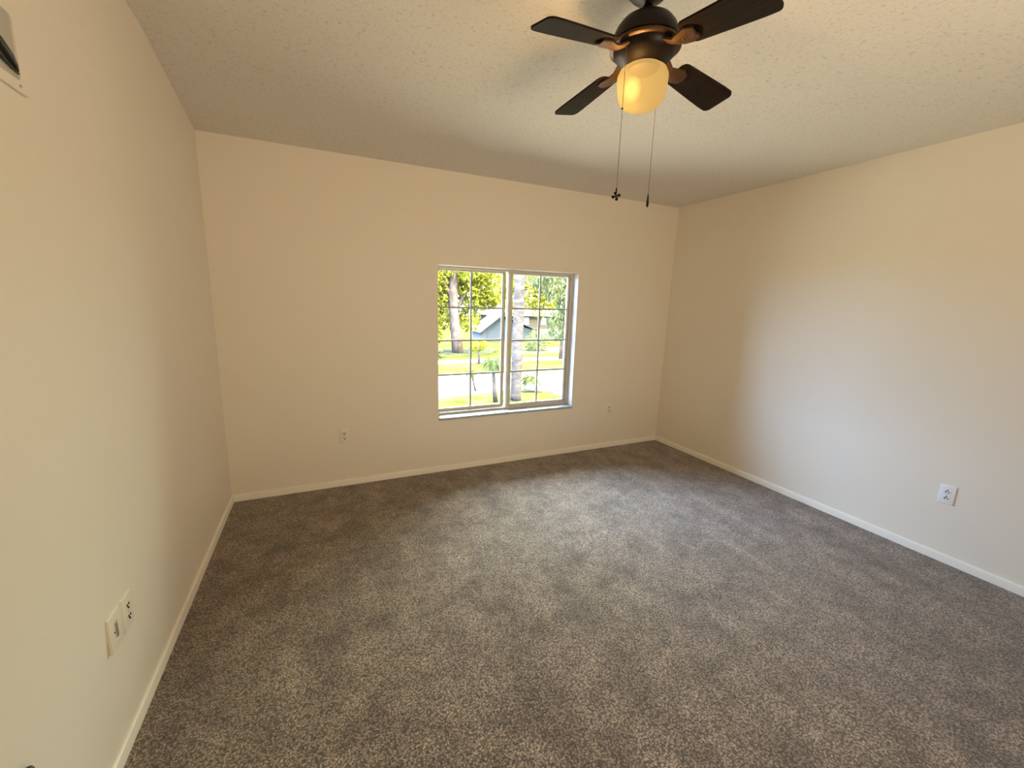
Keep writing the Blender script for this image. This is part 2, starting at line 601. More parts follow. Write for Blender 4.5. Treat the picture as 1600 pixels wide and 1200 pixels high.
def frame_bm(x0, x1, z0, z1, y0, y1, wl, wr, wb_, wt, bev=0.002):
    bm = bmesh.new()
    box(bm, (x0, y0, z0), (x0 + wl, y1, z1), bev)
    box(bm, (x1 - wr, y0, z0), (x1, y1, z1), bev)
    box(bm, (x0 + wl, y0, z0), (x1 - wr, y1, z0 + wb_), bev)
    box(bm, (x0 + wl, y0, z1 - wt), (x1 - wr, y1, z1), bev)
    return bm


SZ = 0.478
YF0, YF1 = 0.098, 0.165
# sill
bm = bmesh.new()
box(bm, (WX0 + 0.001, -0.010, WZ0 - 0.014), (WX1 + 0.002, 0.16, SZ), 0.003)
wpart('sill', bm, M['sill'], label='pale marble sill')
# fixed perimeter frame
wpart('outer_frame', frame_bm(WX0, WX1, SZ - 0.002, WZ1, YF0, YF1, 0.022, 0.020, 0.022, 0.018), M['alu'])
bm = bmesh.new()
box(bm, (WX1 - 0.0235, YF0 + 0.004, SZ + 0.015), (WX1 - 0.0195, YF0 + 0.02, WZ1 - 0.015))
wpart('gasket', bm, M['gasket'])
# fixed left sash (outer track)
fx = wpart('fixed_sash', frame_bm(WX0 + 0.018, 2.164, SZ + 0.014, WZ1 - 0.014, 0.138, 0.158, 0.020, 0.026, 0.032, 0.018), M['alu'])
bm = bmesh.new()
GY0, GY1 = 0.143, 0.153
box(bm, (1.8405, GY0, SZ + 0.03), (1.8545, GY1, WZ1 - 0.02))
for z in (1.402, 1.119, 0.821):
    box(bm, (WX0 + 0.03, GY0 + 0.0004, z - 0.007), (2.16, GY1 - 0.0004, z + 0.007))
wpart('muntin_grid', bm, M['muntin'], fx)
bm = bmesh.new()
box(bm, (WX0 + 0.03, 0.1465, SZ + 0.03), (2.16, 0.1495, WZ1 - 0.02))
wpart('pane', bm, M['glass'], fx)
# sliding right sash (inner track)
sl = wpart('sliding_sash', frame_bm(2.190, 2.822, SZ + 0.016, WZ1 - 0.018, 0.104, 0.128, 0.036, 0.024, 0.032, 0.018), M['alu'])
bm = bmesh.new()
GY0, GY1 = 0.110, 0.120
box(bm, (2.500, GY0, SZ + 0.03), (2.514, GY1, WZ1 - 0.02))
for z in (1.403, 1.115, 0.830):
    box(bm, (2.22, GY0 + 0.0004, z - 0.007), (2.805, GY1 - 0.0004, z + 0.007))
wpart('muntin_grid', bm, M['muntin'], sl)
bm = bmesh.new()
box(bm, (2.22, 0.1135, SZ + 0.03), (2.805, 0.1165, WZ1 - 0.02))
wpart('pane', bm, M['glass'], sl)
bm = bmesh.new()
box(bm, (2.182, 0.099, SZ + 0.016), (2.192, 0.1445, WZ1 - 0.018), 0.002)
wpart('meeting_rail_lip', bm, M['white_metal'], sl, 'bright white edge strip')
bm = bmesh.new()
box(bm, (2.162, 0.136, SZ + 0.02), (2.1665, 0.150, WZ1 - 0.02))
wpart('meeting_gasket', bm, M['gasket'], fx, 'dark weather strip')
for z in (1.415, 0.825):
    bm = bmesh.new()
    pts = [(2.184 - 0.010 * math.sin(t), 0.094, z + 0.033 * math.cos(t)) for t in [PI * k / 12 for k in range(13)]]
    tube(bm, pts, 0.0035, 8)
    box(bm, (2.180, 0.0945, z - 0.036), (2.190, 0.100, z + 0.036), 0.002)
    wpart('latch', bm, M['white_metal'], sl, 'small white oval finger latch')

# ------------------------------------------------------------------ outlets and plates
def frame_on(origin, right, nrm):
    r = Vector(right).normalized()
    n = Vector(nrm).normalized()
    u = n.cross(r).normalized()
    r = u.cross(n)
    mw = Matrix((r, u, n)).transposed().to_4x4()
    return Matrix.Translation(origin) @ mw


def plate_bm(w, h, d, bev=0.0035):
    bm = bmesh.new()
    box(bm, (-w / 2, -h / 2, -0.002), (w / 2, h / 2, d), bev, 3)
    return bm


def receptacle_bm(cy, d):
    bm = bmesh.new()
    n = 28
    a, b = [], []
    for k in range(n):
        t = 2 * PI * k / n
        x = max(-0.0168, min(0.0168, 0.0175 * math.cos(t) * 1.15))
        y = 0.0145 * math.sin(t)
        a.append(bm.verts.new((x, cy + y, d - 0.001)))
        b.append(bm.verts.new((x * 0.96, cy + y * 0.96, d + 0.0018)))
    for k in range(n):
        bm.faces.new((a[k], a[(k + 1) % n], b[(k + 1) % n], b[k]))
    bm.faces.new(b)
    return bm


def slots_bm(cy, d, flip, big=1.0):
    bm = bmesh.new()
    s = -1 if flip else 1
    zt = d + 0.0024
    for x, hh in ((-0.0065, 0.0095), (0.0065, 0.0078)):
        box(bm, (x - 0.0016 * big, cy + s * 0.003 - hh / 2, d), (x + 0.0016 * big, cy + s * 0.003 + hh / 2, zt))
    y = cy - s * 0.0075
    vs = []
    bmesh.ops.create_cone(bm, cap_ends=True, segments=14, radius1=0.0028 * big, radius2=0.0028 * big, depth=0.0024,
                          matrix=Matrix.Translation((0, y, d + 0.0012)))
    return bm


def outlet(mw, label, pm, w=0.071, h=0.115, d=0.0065, flip=False):
    o = empty('electrical_outlet', mw=mw)
    tag(o, label, 'electrical outlet', 'duplex outlets on the walls')
    soft(link('cover_plate', plate_bm(w, h, d), pm, o))
    for cy in (0.0195, -0.0195):
        rc = soft(link('receptacle', receptacle_bm(cy, d), pm, o))
        link('slots', slots_bm(cy, d + 0.001, flip, 1.35), M['slot'], rc)
    bm = bmesh.new()
    sphere(bm, (0, 0, d), 0.0032, 10, (1, 1, 0.35))
    link('screw', bm, M['screw'], o, smooth=True)
    return o


outlet(frame_on((0.7700, 0, 0.4080), (1, 0, 0), (0, -1, 0)),
       'cream duplex outlet on the back wall left of the window', M['plate'])
outlet(frame_on((3.3030, 0, 0.4080), (1, 0, 0), (0, -1, 0)),
       'small cream outlet on the back wall right of the window, near the corner', M['plate'])
yy, zz = -2.3665, 0.4115
outlet(frame_on((right_x(yy, zz), yy, zz), (0.0103, -1, 0), (-1, -0.0103, 0)),
       'white duplex outlet alone on the right wall, ground holes up', M['plate_white'], flip=True)
yy, zz = -1.757, 0.441
outlet(frame_on((left_x(yy, zz), yy, zz), (0.0154, 1, 0), (1, -0.0154, 0)),
       'cream outlet on the left wall, the farther of its two adjoining plates', M['plate'], w=0.074, h=0.118, d=0.008)

# wall plate with a centre slot beside that outlet
yy, zz = -1.847, 0.4455
wp = tag(empty('wall_jack_plate', mw=frame_on((left_x(yy, zz), yy, zz), (0.0154, 1, 0), (1, -0.0154, 0))),
         'cream jack plate with a tall centre slot, nearer of the left wall plates', 'wall plate')
soft(link('cover_plate', plate_bm(0.084, 0.118, 0.009), M['plate'], wp))
bm = bmesh.new()
box(bm, (-0.010, -0.026, 0.008), (0.010, 0.027, 0.0105), 0.001)
jk = link('jack_insert', bm, mat('tan_jack_insert', (0.55, 0.50, 0.40), 0.45), wp)
bm = bmesh.new()
box(bm, (-0.006, -0.026, 0.0095), (0.004, 0.020, 0.0112))
link('slot', bm, mat('brown_slot', (0.24, 0.20, 0.14), 0.7), jk)
bm = bmesh.new()
bmesh.ops.create_cone(bm, cap_ends=True, segments=12, radius1=0.0026, radius2=0.0026, depth=0.002, matrix=Matrix.Translation((-0.0155, -0.002, 0.0095)))
link('screw_hole', bm, M['slot'], wp)
bm = bmesh.new()
box(bm, (-0.010, -0.034, 0.008), (0.012, -0.030, 0.0105), 0.001)
link('latch_tab', bm, M['plate_white'], wp)

# recessed wall box high on the left wall, cut by the photo's edge
yy, zz = -2.055, 1.968
rb = tag(empty('recessed_wall_box', mw=frame_on((left_x(yy, zz), yy, zz), (0.0154, 1, 0), (1, -0.0154, -0.02))),
         'cream recessed wall box with a black cable, high on the left wall', 'wall box')


def rrect(w, h, r, n=6):
    pts = []
    for cx, cy, a0 in ((w / 2 - r, h / 2 - r, 0), (-w / 2 + r, h / 2 - r, 90), (-w / 2 + r, -h / 2 + r, 180), (w / 2 - r, -h / 2 + r, 270)):
        for k in range(n + 1):
            a = R(a0 + 90 * k / n)
            pts.append((cx + r * math.cos(a), cy + r * math.sin(a)))
    return pts


bm = bmesh.new()
o1 = rrect(0.197, 0.172, 0.006)
o2 = rrect(0.144, 0.126, 0.012)
ra = [bm.verts.new((x, y, 0.0)) for x, y in o1]
rb1 = [bm.verts.new((x * 0.985, y * 0.985, 0.0035)) for x, y in o1]
rc1 = [bm.verts.new((x, y, 0.0042)) for x, y in o2]
rd1 = [bm.verts.new((x, y, 0.0006)) for x, y in o2]
n = len(o1)
for A_, B_ in ((ra, rb1), (rb1, rc1), (rc1, rd1)):
    for k in range(n):
        bm.faces.new((A_[k], A_[(k + 1) % n], B_[(k + 1) % n], B_[k]))
soft(link('rim', bm, M['wall'], rb))
bm = bmesh.new()
bm.faces.new([bm.verts.new((x, y, 0.0008)) for x, y in o2])
link('back_plate', bm, M['recess'], rb, )
bm = bmesh.new()
tube(bm, [(-0.068, 0.004, 0.007), (-0.04, -0.002, 0.009), (-0.010, -0.010, 0.0095), (0.022, -0.022, 0.0085), (0.045, -0.032, 0.006), (0.060, -0.040, 0.0035)],
     [0.007, 0.0085, 0.009, 0.008, 0.0055, 0.0025], 10)
tube(bm, [(-0.03, -0.026, 0.004), (0.01, -0.036, 0.005), (0.04, -0.042, 0.004), (0.064, -0.044, 0.003)], [0.0025, 0.0035, 0.003, 0.0018], 8)
bmesh.ops.translate(bm, verts=bm.verts[:], vec=(0.006, -0.004, 0))
link('cable', bm, M['black_rubber'], rb, smooth=True)
bm = bmesh.new()
bmesh.ops.create_cone(bm, cap_ends=True, segments=12, radius1=0.003, radius2=0.002, depth=0.003, matrix=Matrix.Translation((0.066, -0.073, 0.005)))
link('screw', bm, M['screw'], rb)

# dark fitting poking out of the left wall at the bottom corner of the photo
yy, zz = -2.300, 0.478
st = tag(empty('wall_stub', mw=frame_on((left_x(yy, zz), yy, zz), (0.0154, 1, 0), (1, -0.0154, 0))),
         'dark brown stub sticking out of the left wall in the bottom corner', 'wall fitting')
bm = bmesh.new()
tube(bm, [(-0.075, -0.016, -0.004), (-0.055, -0.014, 0.004), (-0.035, -0.013, 0.010), (-0.014, -0.013, 0.016)], [0.013, 0.013, 0.012, 0.010], 14)
link('sleeve', bm, M['brown_sleeve'], st, smooth=True)
bm = bmesh.new()
sphere(bm, (-0.004, -0.012, 0.018), 0.0095, 16, (1.0, 1.3, 1.0))
link('tip', bm, M['dark_brown'], st, smooth=True)

# ------------------------------------------------------------------ ceiling fan
FX, FY = 1.608, -2.158
ZC = zc(FX, FY)
fan = tag(empty('ceiling_fan', (FX, FY, ZC)),
          'dark bronze four-bladed ceiling fan with a glowing amber glass light', 'ceiling fan')


def fpart(name, bm, mt, parent=fan, smooth=True, label=None, ang=40):
    """fan pieces are modelled around the fan axis with true heights"""
    o = link(name, bm, mt)
    o.data.transform(Matrix.Translation((0, 0, -ZC)))
    o.parent = parent
    if label:
        o['label'] = label
    return soft(o, ang)


bm = bmesh.new()
lathe(bm, [(0, ZC), (0.064, ZC), (0.068, ZC - 0.012), (0.066, ZC - 0.034), (0.050, ZC - 0.050), (0.026, 2.400), (0.014, 2.397), (0, 2.397)])
fpart('canopy', bm, M['bronze'])
bm = bmesh.new()
lathe(bm, [(0, 2.402), (0.0105, 2.402), (0.0105, 2.36), (0, 2.36)], 24)
fpart('downrod', bm, M['bronze'])
bm = bmesh.new()
lathe(bm, [(0.0108, 2.390), (0.015, 2.386), (0.019, 2.372), (0.028, 2.362), (0.034, 2.356), (0.0, 2.354)], 32)
fpart('coupling', bm, M['bronze'])
bm = bmesh.new()
lathe(bm, [(0, 2.362), (0.034, 2.360), (0.058, 2.352), (0.078, 2.339), (0.092, 2.322), (0.101, 2.302), (0.104, 2.288), (0.104, 2.280),
           (0.099, 2.276), (0.099, 2.262), (0.0, 2.260)], 64)
fpart('motor_housing', bm, M['bronze'])
bm = bmesh.new()
lathe(bm, [(0.0, 2.274), (0.1065, 2.274), (0.1105, 2.270), (0.1105, 2.264), (0.104, 2.260), (0.0, 2.259)], 64)
fpart('flywheel', bm, M['bronze_warm'])
bm = bmesh.new()
lathe(bm, [(0.0, 2.262), (0.098, 2.260), (0.096, 2.250), (0.086, 2.240), (0.070, 2.228), (0.056, 2.220), (0.050, 2.214), (0.046, 2.206), (0.0, 2.206)], 64)
fpart('switch_housing', bm, M['bronze'])
# light kit
bm = bmesh.new()
prof = [(0.044, 2.2165), (0.060, 2.211), (0.073, 2.202), (0.0795, 2.188), (0.0800, 2.172), (0.0780, 2.150), (0.0735, 2.128), (0.0640, 2.108), (0.046, 2.0965), (0.022, 2.092), (0, 2.0915)]
lathe(bm, prof, 64)
shade = fpart('glass_shade', bm, M['shade'], label='glowing amber glass shade')
bm = bmesh.new()
for rr in (0.008, 0.013, 0.018, 0.023, 0.028):
    sphere(bm, (-0.034, 0.006, 2.146), rr, 24, (1, 1, 1.35))
fpart('bulb', bm, M['bulb'], shade)

BANG, PITCH = 6.4, 0.20
for k in range(4):
    a = R(BANG + 90 * k)
    rot = Matrix.Rotation(a, 4, 'Z')
    # blade: rounded paddle, pitched, drooping slightly toward the tip
    bm = bmesh.new()
    r0, r1 = 0.150, 0.408
    out = []
    N = 14
    def half(u):
        r = r0 + (r1 - r0) * u
        w = 0.044 + 0.012 * min(1, u * 1.3)
        rc = 0.020
        if r > r1 - rc:
            t = (r - (r1 - rc)) / rc
            w = w - rc * (1 - math.sqrt(max(0, 1 - t * t)))
        if r < r0 + rc:
            t = (r0 + rc - r) / rc
            w = w - 0.8 * rc * (1 - math.sqrt(max(0, 1 - t * t)))
        return r, w
    us = [0, 0.02, 0.05, 0.08, 0.2, 0.4, 0.6, 0.8, 0.92, 0.945, 0.965, 0.98, 0.99, 0.997, 1.0]
    top, bot = [], []
    for u in us:
        r, w = half(u)
        zb = 2.243 - 0.032 * (r - r0) / (r1 - r0)
        row_t, row_b = [], []
        for s in (1, 0, -1):
            y = s * w * math.cos(PITCH)
            z = zb - s * w * math.sin(PITCH)
            row_t.append(bm.verts.new((r, y, z + 0.003)))
            row_b.append(bm.verts.new((r, y, z - 0.003)))
        top.append(row_t)
        bot.append(row_b)
    for i in range(len(us) - 1):
        for j in (0, 1):
            bm.faces.new((top[i][j], top[i + 1][j], top[i + 1][j + 1], top[i][j + 1]))
            bm.faces.new((bot[i][j], bot[i][j + 1], bot[i + 1][j + 1], bot[i + 1][j]))
        for j in (0, 2):
            bm.faces.new((top[i][j], bot[i][j], bot[i + 1][j], top[i + 1][j]))
    for i in (0, len(us) - 1):
        for j in (0, 1):
            bm.faces.new((top[i][j], top[i][j + 1], bot[i][j + 1], bot[i][j]))
    bl = fpart('blade', bm, M['blade'])
    bl.matrix_local = rot
    # blade iron: curved scrolled bracket under the motor
    bm = bmesh.new()
    pts_c = [(0.070, 0, 2.258), (0.095, 0, 2.250), (0.118, 0, 2.2385), (0.138, 0, 2.2355), (0.165, 0, 2.2345), (0.190, 0, 2.2325)]
    wid = [0.030, 0.024, 0.018, 0.022, 0.030, 0.020]
    rows = []
    for (x, y, z), w in zip(pts_c, wid):
        r_ = []
        for s in (1, 0.5, 0, -0.5, -1):
            zz_ = z - s * w * (math.sin(PITCH) if x > 0.13 else 0) - (0.005 * (1 - abs(s)) if x > 0.08 else 0)
            r_.append((bm.verts.new((x, s * w, zz_ + 0.002)), bm.verts.new((x, s * w, zz_ - 0.004))))
        rows.append(r_)
    for i in range(len(rows) - 1):
        for j in range(4):
            bm.faces.new((rows[i][j][0], rows[i + 1][j][0], rows[i + 1][j + 1][0], rows[i][j + 1][0]))
            bm.faces.new((rows[i][j][1], rows[i][j + 1][1], rows[i + 1][j + 1][1], rows[i + 1][j][1]))
        for j in (0, 4):
            bm.faces.new((rows[i][j][0], rows[i][j][1], rows[i + 1][j][1], rows[i + 1][j][0]))
    for i in (0, len(rows) - 1):
        for j in range(4):
            bm.faces.new((rows[i][j][0], rows[i][j + 1][0], rows[i][j + 1][1], rows[i][j][1]))
    for x in (0.150, 0.172):
        sphere(bm, (x, 0, 2.2275), 0.005, 10, (1, 1, 0.5))
    ir = fpart('blade_iron', bm, M['bronze_warm'], bl)

# pull chains
def chain(x, y, z0, z1, name, beads=None):
    bm = bmesh.new()
    n = int((z0 - z1) / 0.0036)
    tube(bm, [(x, y, z0), (x, y, z1)], 0.0007, 6)
    for k in range(n + 1):
        z = z0 - (z0 - z1) * k / n
        bmesh.ops.create_icosphere(bm, subdivisions=1, radius=0.0014, matrix=Matrix.Translation((x, y, z)))
    return fpart(name, bm, M['chain'])


c0 = chain(-0.0895, -0.0230, 2.246, 1.832, 'pull_chain')
bm = bmesh.new()
sphere(bm, (-0.0895, -0.0230, 2.070), 0.0032, 10)
fpart('connector', bm, M['bronze'], c0)
bm = bmesh.new()
cx0, cy0, cz0 = -0.0900, -0.0230, 1.812
tube(bm, [(cx0, cy0, 1.838), (cx0, cy0, 1.832), (cx0, cy0, 1.822)], [0.0016, 0.0030, 0.0018], 8)
vr = Vector((0.769, -0.640, 0))   # the little fan charm hangs facing the room
for q in range(4):
    t = PI / 2 * q + 0.25
    dr = vr * math.cos(t) + Vector((0, 0, 1)) * math.sin(t)
    sd = vr * -math.sin(t) + Vector((0, 0, 1)) * math.cos(t)
    nn = vr.cross(Vector((0, 0, 1))).normalized()
    ctr = Vector((cx0, cy0, cz0))
    ring = [(0.002, 0.0012), (0.006, 0.0035), (0.0105, 0.0050), (0.0135, 0.0035), (0.0145, 0.0)]
    f_, b_ = [], []
    loop = [ctr + dr * r + sd * w for r, w in ring] + [ctr + dr * r - sd * w for r, w in ring[-2::-1]]
    f_ = [bm.verts.new(p + nn * 0.001) for p in loop]
    b_ = [bm.verts.new(p - nn * 0.001) for p in loop]
    bm.faces.new(f_)
    bm.faces.new(b_[::-1])
    for i in range(len(loop)):
        j = (i + 1) % len(loop)
        bm.faces.new((f_[i], f_[j], b_[j], b_[i]))
sphere(bm, (cx0, cy0, cz0), 0.003, 10)
fpart('fan_charm', bm, M['bronze'], c0, label='tiny dark four-bladed fan charm')

c1 = chain(0.0810, 0.0190, 2.232, 1.848, 'pull_chain')
bm = bmesh.new()
lathe(bm, [(0, 1.850), (0.002, 1.848), (0.0022, 1.838), (0.0034, 1.836), (0.0030, 1.830), (0.0042, 1.822), (0.0046, 1.814), (0.0030, 1.806), (0, 1.804)], 16, (0.0810, 0.0190))
fpart('chain_fob', bm, M['bronze'], c1, label='small dark turned fob')

lamp('fan_bulb_light', 'POINT', (FX - 0.034, FY + 0.006, 2.146), 20, (1.0, 0.70, 0.36), shadow_soft_size=0.02)

# ------------------------------------------------------------------ outside, seen through the window
G = -3.0      # the room is upstairs


def slab(name, pts, z0, z1, mt, label, cat):
    bm = bmesh.new()
    a = [bm.verts.new((x, y, z0)) for x, y in pts]
    b = [bm.verts.new((x, y, z1)) for x, y in pts]
    n = len(a)
    bm.faces.new(a[::-1])
    bm.faces.new(b)
    for k in range(n):
        bm.faces.new((a[k], a[(k + 1) % n], b[(k + 1) % n], b[k]))
    return tag(link(name, bm, mt), label, cat, kind='structure')


slab('ground', [(-60, 0.4), (110, 0.4), (110, 120), (-60, 120)], G - 0.4, G, M['lawn'], 'sunlit yellow green lawn outside', 'lawn')
slab('street', [(-60, 13.4), (5.4, 14.9), (9.0, 15.7), (11.2, 14.9), (110, 13.6), (110, 19.4), (-60, 21.2)], G - 0.02, G + 0.02, M['concrete'], 'white sunlit street', 'street')
slab('bounce_slab', [(-40, 0.4), (16, 0.4), (16, 7.5), (3.5, 7.5), (3.5, 14.9), (-40, 14.9)], G - 0.02, G + 0.02, M['bounce_slab'], 'unseen warm slab added below the window for bounce light', 'bounce_slab')  # unseen ground added to bounce warm light up through the window
slab('tree_shade_patch', [(7.0, 30.2), (10.0, 29.6), (14.6, 30.4), (16.2, 33.5), (12.0, 35.0), (7.5, 33.6)], G - 0.02, G + 0.015, M['tree_shade'], 'painted grey-green tree shade under the big tree', 'painted shade')  # flat dark slabs standing in for tree shadows on the lawn
slab('tree_shade_patch', [(16.6, 28.8), (21.5, 29.4), (25.5, 31.5), (24.5, 34.0), (18.0, 32.8)], G - 0.02, G + 0.015, M['tree_shade'], 'painted grey-green tree shade before the white yard wall', 'painted shade')
slab('sidewalk', [(-60, 25.6), (110, 24.4), (110, 25.9), (-60, 27.2)], G - 0.02, G + 0.03, M['concrete'], 'pale sidewalk across the street', 'sidewalk')
slab('driveway', [(11.4, 8.0), (17.0, 8.0), (16.2, 15.2), (11.2, 14.8)], G - 0.02, G + 0.03, M['pavers'], 'tan paved driveway', 'driveway')

rng = random.Random(7)


def leaves_bm(blobs, n, size, droop=0.0):
    """leaf-shaped faces spread through ellipsoid clumps"""
    bm = bmesh.new()
    vol = [b[3] * b[4] * b[5] for b in blobs]
    tot = sum(vol)
    for b, v in zip(blobs, vol):
        for _ in range(max(8, int(n * v / tot))):
            while True:
                p = Vector((rng.uniform(-1, 1), rng.uniform(-1, 1), rng.uniform(-1, 1)))
                if 0.15 < p.length < 1:
                    break
            p = p * (p.length ** -0.35)
            c = Vector((b[0] + p.x * b[3], b[1] + p.y * b[4], b[2] + p.z * b[5]))
            u = Vector((rng.gauss(0, 1), rng.gauss(0, 1), rng.gauss(0, 1) - droop)).normalized()
            v_ = u.orthogonal().normalized()
            v_ = Matrix.Rotation(rng.uniform(0, 2 * PI), 3, u) @ v_
            s = size * rng.uniform(0.6, 1.3)
            w = s * rng.uniform(0.35, 0.5)
            q = [c - u * s, c + v_ * w, c + u * s, c - v_ * w]
            bm.faces.new([bm.verts.new(x) for x in q])
    return bm


def tree(name, root, trunk, branches, blobs, n, size, leaf, label, cat, bark='bark', droop=0.0, group=None):
    o = tag(empty(name, root), label, cat, group)
    off = Matrix.Translation(-Vector(root))
    bm = bmesh.new()
    tube(bm, *trunk, n=12)
    for b in branches:
        tube(bm, *b, n=8)
    t = link('trunk', bm, M[bark], o, smooth=True)
    t.data.transform(off)
    f = link('foliage', leaves_bm(blobs, n, size, droop), M[leaf], o)
    f.data.transform(off)
    return o


GRP = 'broadleaf trees across the street'
tree('oak_tree', (11.7, 31.2, G),
     ([(11.7, 31.2, G), (11.5, 31.2, -1.2), (11.3, 31.2, 1.0), (11.2, 31.0, 4.0), (11.6, 31, 7.5)], [0.50, 0.42, 0.40, 0.38, 0.2]),
     [([(11.35, 31.2, 0.2), (12.4, 31.4, 2.0), (14.0, 31.5, 3.6)], [0.2, 0.14, 0.06]),
      ([(11.3, 31.2, 1.4), (10.3, 31.0, 3.0), (8.6, 30.8, 4.5)], [0.2, 0.14, 0.06])],
     [(9.0, 31.6, 0.5, 1.5, 1.4, 2.6), (8.6, 31.0, 4.0, 2.6, 1.8, 2.2), (13.2, 31.6, 2.9, 1.6, 1.6, 2.3), (14.8, 31.4, 3.2, 1.8, 1.6, 2.4),
      (11.4, 32.6, 4.5, 3.6, 1.4, 2.6), (12.9, 31.6, -0.2, 1.0, 1.1, 1.1), (11.4, 33.2, 1.2, 2.8, 0.8, 2.4), (9.4, 31.4, -1.4, 1.2, 1.1, 1.0), (8.2, 31.4, 1.8, 1.6, 1.4, 2.4), (10.2, 31.9, 2.6, 1.6, 1.3, 2.6), (12.6, 30.6, 4.6, 2.2, 1.3, 1.8), (14.2, 31.4, 1.6, 1.0, 1.1, 1.0)],
     9500, 0.25, 'leaf_yellow', 'big yellow-green tree with a thick pinkish trunk, at left through the window', 'tree', group=GRP)
tree('street_tree', (11.19, 24.65, G),
     ([(11.19, 24.65, G), (11.17, 24.65, -2.2), (11.12, 24.7, -1.4)], [0.10, 0.08, 0.05]),
     [([(11.16, 24.65, -2.1), (11.5, 24.7, -1.6)], [0.04, 0.02])],
     [(11.1, 24.7, -1.62, 0.75, 0.6, 0.42), (10.9, 24.7, -1.95, 0.35, 0.3, 0.3)],
     420, 0.12, 'leaf_gold', 'small golden sapling on the far verge, seen above the short palm', 'tree', group=GRP)
tree('gold_tree', (19.9, 36.5, G),
     ([(19.9, 36.5, G), (19.9, 36.5, 0), (19.9, 36.5, 4)], [0.16, 0.14, 0.1]), [],
     [(19.2, 36.2, 1.4, 1.5, 1.2, 1.7), (21.2, 36.6, 3.2, 2.1, 1.3, 2.6), (23.6, 36.6, 3.2, 2.0, 1.2, 2.6), (22.4, 36.6, 0.8, 1.2, 1.0, 1.0), (20.0, 36.5, 4.2, 2.2, 1.2, 2.0)],
     2400, 0.25, 'leaf_gold', 'golden tree behind the tall palm trunk, before the tan house', 'tree', group=GRP)
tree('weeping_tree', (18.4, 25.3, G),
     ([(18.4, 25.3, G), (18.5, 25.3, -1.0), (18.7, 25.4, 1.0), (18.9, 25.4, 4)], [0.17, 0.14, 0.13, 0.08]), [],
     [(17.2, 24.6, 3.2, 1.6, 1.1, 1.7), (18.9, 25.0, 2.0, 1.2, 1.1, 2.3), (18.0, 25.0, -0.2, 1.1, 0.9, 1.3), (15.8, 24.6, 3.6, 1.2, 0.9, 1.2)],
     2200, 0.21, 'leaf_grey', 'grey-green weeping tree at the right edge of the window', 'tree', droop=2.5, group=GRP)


# short palms and the tall palm trunk
def frond_bm(bm, c, az, length, rise, fall, leaf_w, nseg=9, tw=0.0):
    """one feather frond: arched rachis with leaflets on both sides"""
    h = Vector((math.cos(az), math.sin(az), 0))
    s = Vector((-math.sin(az), math.cos(az), 0))
    pts = []
    for k in range(nseg + 1):
        t = k / nseg
        pts.append(Vector(c) + h * (length * (t - 0.18 * t * t)) + Vector((0, 0, rise * t - fall * t * t)))
    tube(bm, pts, [0.012 * (1 - 0.7 * k / nseg) for k in range(nseg + 1)], 5)
    for k in range(1, nseg * 2 + 1):
        t = k / (nseg * 2)
        i = min(nseg - 1, int(t * nseg))
        p = pts[i].lerp(pts[i + 1], t * nseg - i)
        d = (pts[i + 1] - pts[i]).normalized()
        ll = leaf_w * (0.45 + 0.8 * math.sin(PI * min(1, t * 0.9 + 0.1)))
        for sg in (1, -1):
            e = p + (s * sg * 0.8 + d * 0.7 + Vector((0, 0, -0.35))).normalized() * ll
            w = d * 0.032
            bm.faces.new([bm.verts.new(x) for x in (p - w, p + w, e)])


def palm(name, root, trunk, crown, nf, length, leaf_w, mt, label, rise=0.55, fall=0.95, seed=1):
    o = tag(empty(name, root), label, 'palm', 'palms and shrubs near the house')
    off = Matrix.Translation(-Vector(root))
    r2 = random.Random(seed)
    if trunk:
        bm = bmesh.new()
        tube(bm, *trunk, n=14)
        t = link('trunk', bm, M['palm_bark'], o, smooth=True)
        t.data.transform(off)
    for k in range(nf):
        bm = bmesh.new()
        frond_bm(bm, crown, 2 * PI * k / nf + r2.uniform(-0.2, 0.2), length * r2.uniform(0.8, 1.1), rise * r2.uniform(0.3, 1.7), fall * r2.uniform(0.8, 1.2), leaf_w)
        f = link('frond', bm, M[mt], o)
        f.data.transform(off)
    return o


palm('short_palm', (7.82, 13.59, G),
     ([(7.82, 13.59, G), (7.74, 13.6, -2.3), (7.70, 13.62, -1.5), (7.70, 13.62, -1.25)], [0.11, 0.085, 0.075, 0.06]),
     (7.70, 13.62, -1.22), 15, 0.78, 0.22, 'frond', 'short green palm with a slim trunk on the near grass', seed=3)
palm('sprouting_palm', (7.75, 16.0, G),
     ([(7.75, 16.0, G), (7.6, 16.0, -2.4), (7.5, 16.0, -2.0)], [0.05, 0.04, 0.03]),
     (7.5, 16.0, -1.98), 9, 0.42, 0.14, 'frond_yellow', 'thin sprouting palm left of the short palm', rise=0.25, fall=0.6, seed=5)
palm('palm_shrub', (10.5, 15.4, G), None, (10.45, 15.3, -2.40), 18, 0.80, 0.26, 'frond_yellow',
     'yellow-green palm shrub right of the tall palm trunk', rise=0.65, fall=0.75, seed=8)
tall = []
for k in range(60):
    t = k / 59
    z = G + 10.5 * t
    tall.append(((8.86 + 0.05 * t, 13.66, z), 0.245 - 0.035 * t + (0.010 if k % 2 else -0.006)))
palm('tall_palm', (8.86, 13.66, G), ([p for p, r in tall], [r for p, r in tall]), (8.91, 13.66, 7.5), 14, 2.4, 0.5, 'frond',
     'tall palm with a thick ringed grey trunk crossing the right panes', rise=1.0, fall=2.0, seed=11)

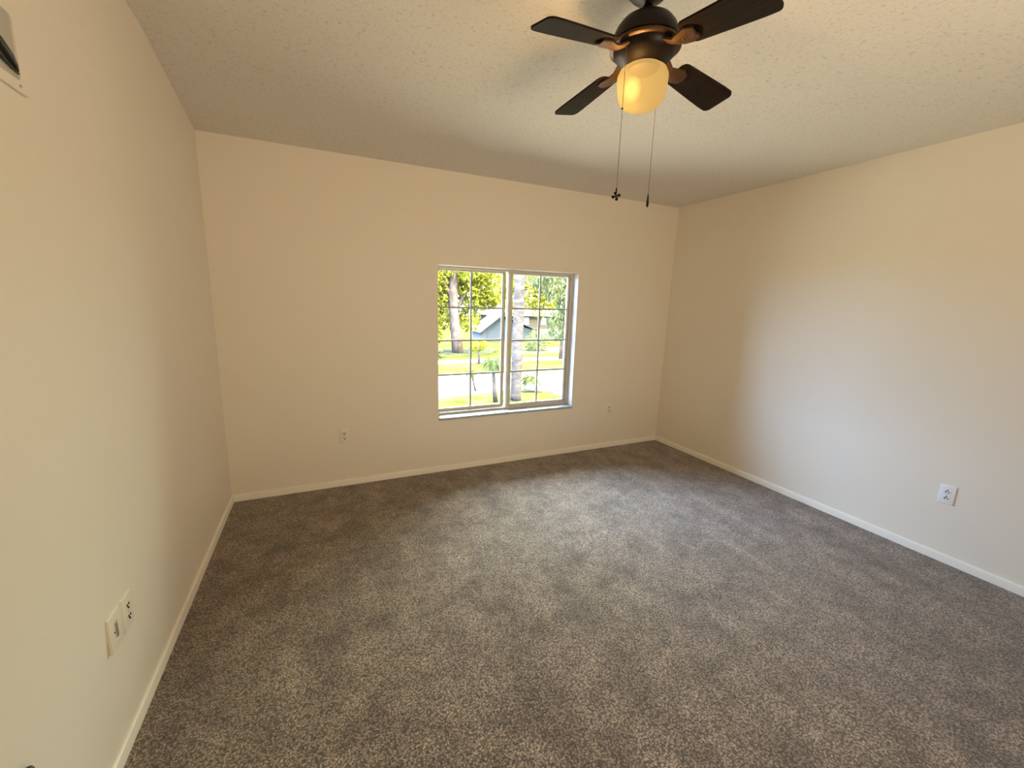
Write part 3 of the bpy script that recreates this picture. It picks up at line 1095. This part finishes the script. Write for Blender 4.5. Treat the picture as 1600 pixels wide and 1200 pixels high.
# shaded shrubs along the far lawn
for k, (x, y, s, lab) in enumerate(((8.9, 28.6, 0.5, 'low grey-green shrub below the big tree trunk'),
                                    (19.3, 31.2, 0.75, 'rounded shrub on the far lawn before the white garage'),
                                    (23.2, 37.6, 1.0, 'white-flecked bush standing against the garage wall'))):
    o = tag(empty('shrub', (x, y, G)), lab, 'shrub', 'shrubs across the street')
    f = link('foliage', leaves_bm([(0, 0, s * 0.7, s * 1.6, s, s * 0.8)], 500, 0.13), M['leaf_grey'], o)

# white garage across the street
gar = tag(empty('garage', (21.0, 40.5, G)), 'white garage with a low gable and blank wall across the street', 'building')
bm = bmesh.new()
prism_xz(bm, [(-3.6, 0), (2.6, 0), (2.6, 1.35), (1.8, 1.5), (-1.3, 2.75), (-3.6, 1.1)], -0.2, 3.0)
link('wall', bm, M['stucco_white'], gar)
bm = bmesh.new()
for a, b in (((-3.9, 0.95), (-1.3, 2.85)), ((-1.3, 2.85), (2.9, 1.30))):
    prism_xz(bm, [a, b, (b[0], b[1] + 0.12), (a[0], a[1] + 0.12)], -0.5, 3.2)
link('roof', bm, M['stucco_white'], gar)
bm = bmesh.new()
box(bm, (-2.9, -0.24, 0.0), (-0.9, -0.19, 1.15))
link('garage_door', bm, M['stucco_white'], gar)

bm = bmesh.new()
box(bm, (24.1, 40.0, G), (33.6, 40.25, G + 1.35))
for k in range(6):
    box(bm, (24.1 + 1.86 * k, 39.95, G), (24.25 + 1.86 * k, 40.3, G + 1.42))
tag(link('yard_wall', bm, M['stucco_white']), 'long white yard wall in front of the tan house', 'wall')

hs = tag(empty('house', (34.0, 58.5, G)), 'tan house with a peach roof behind the white yard wall', 'house')
bm = bmesh.new()
box(bm, (-7.5, -0.5, 0), (4.5, 7, 2.3))
link('wall', bm, M['stucco_tan'], hs)
bm = bmesh.new()
for k, (a, b) in enumerate((((-8.2, -1.2), (5.2, 7.7)),)):
    v = [bm.verts.new(p) for p in ((-8.2, -1.2, 2.2), (5.2, -1.2, 2.2), (5.2, 7.7, 2.2), (-8.2, 7.7, 2.2), (-5.0, 3.2, 4.2), (2.0, 3.2, 4.2))]
    for q in ((0, 1, 5, 4), (1, 2, 5), (2, 3, 4, 5), (3, 0, 4), (3, 2, 1, 0)):
        bm.faces.new([v[i] for i in q])
link('roof', bm, M['roof_peach'], hs)
for x in (-2.6, 0.6):
    bm = bmesh.new()
    box(bm, (x, -0.56, 0.8), (x + 0.9, -0.48, 2.0))
    link('window', bm, M['house_glass'], hs)

# woods far behind the houses
blobs = []
for k in range(30):
    blobs.append((-46 + 4.4 * k + rng.uniform(-1, 1), 84 + rng.uniform(-4, 4), 1.0 + rng.uniform(-1, 1.5), 4.0, 2.5, 6.5))
tag(link('distant_trees', leaves_bm(blobs, 16000, 0.55), M['leaf_far']), 'pale yellow-green woods far behind the houses', 'trees', kind='stuff')
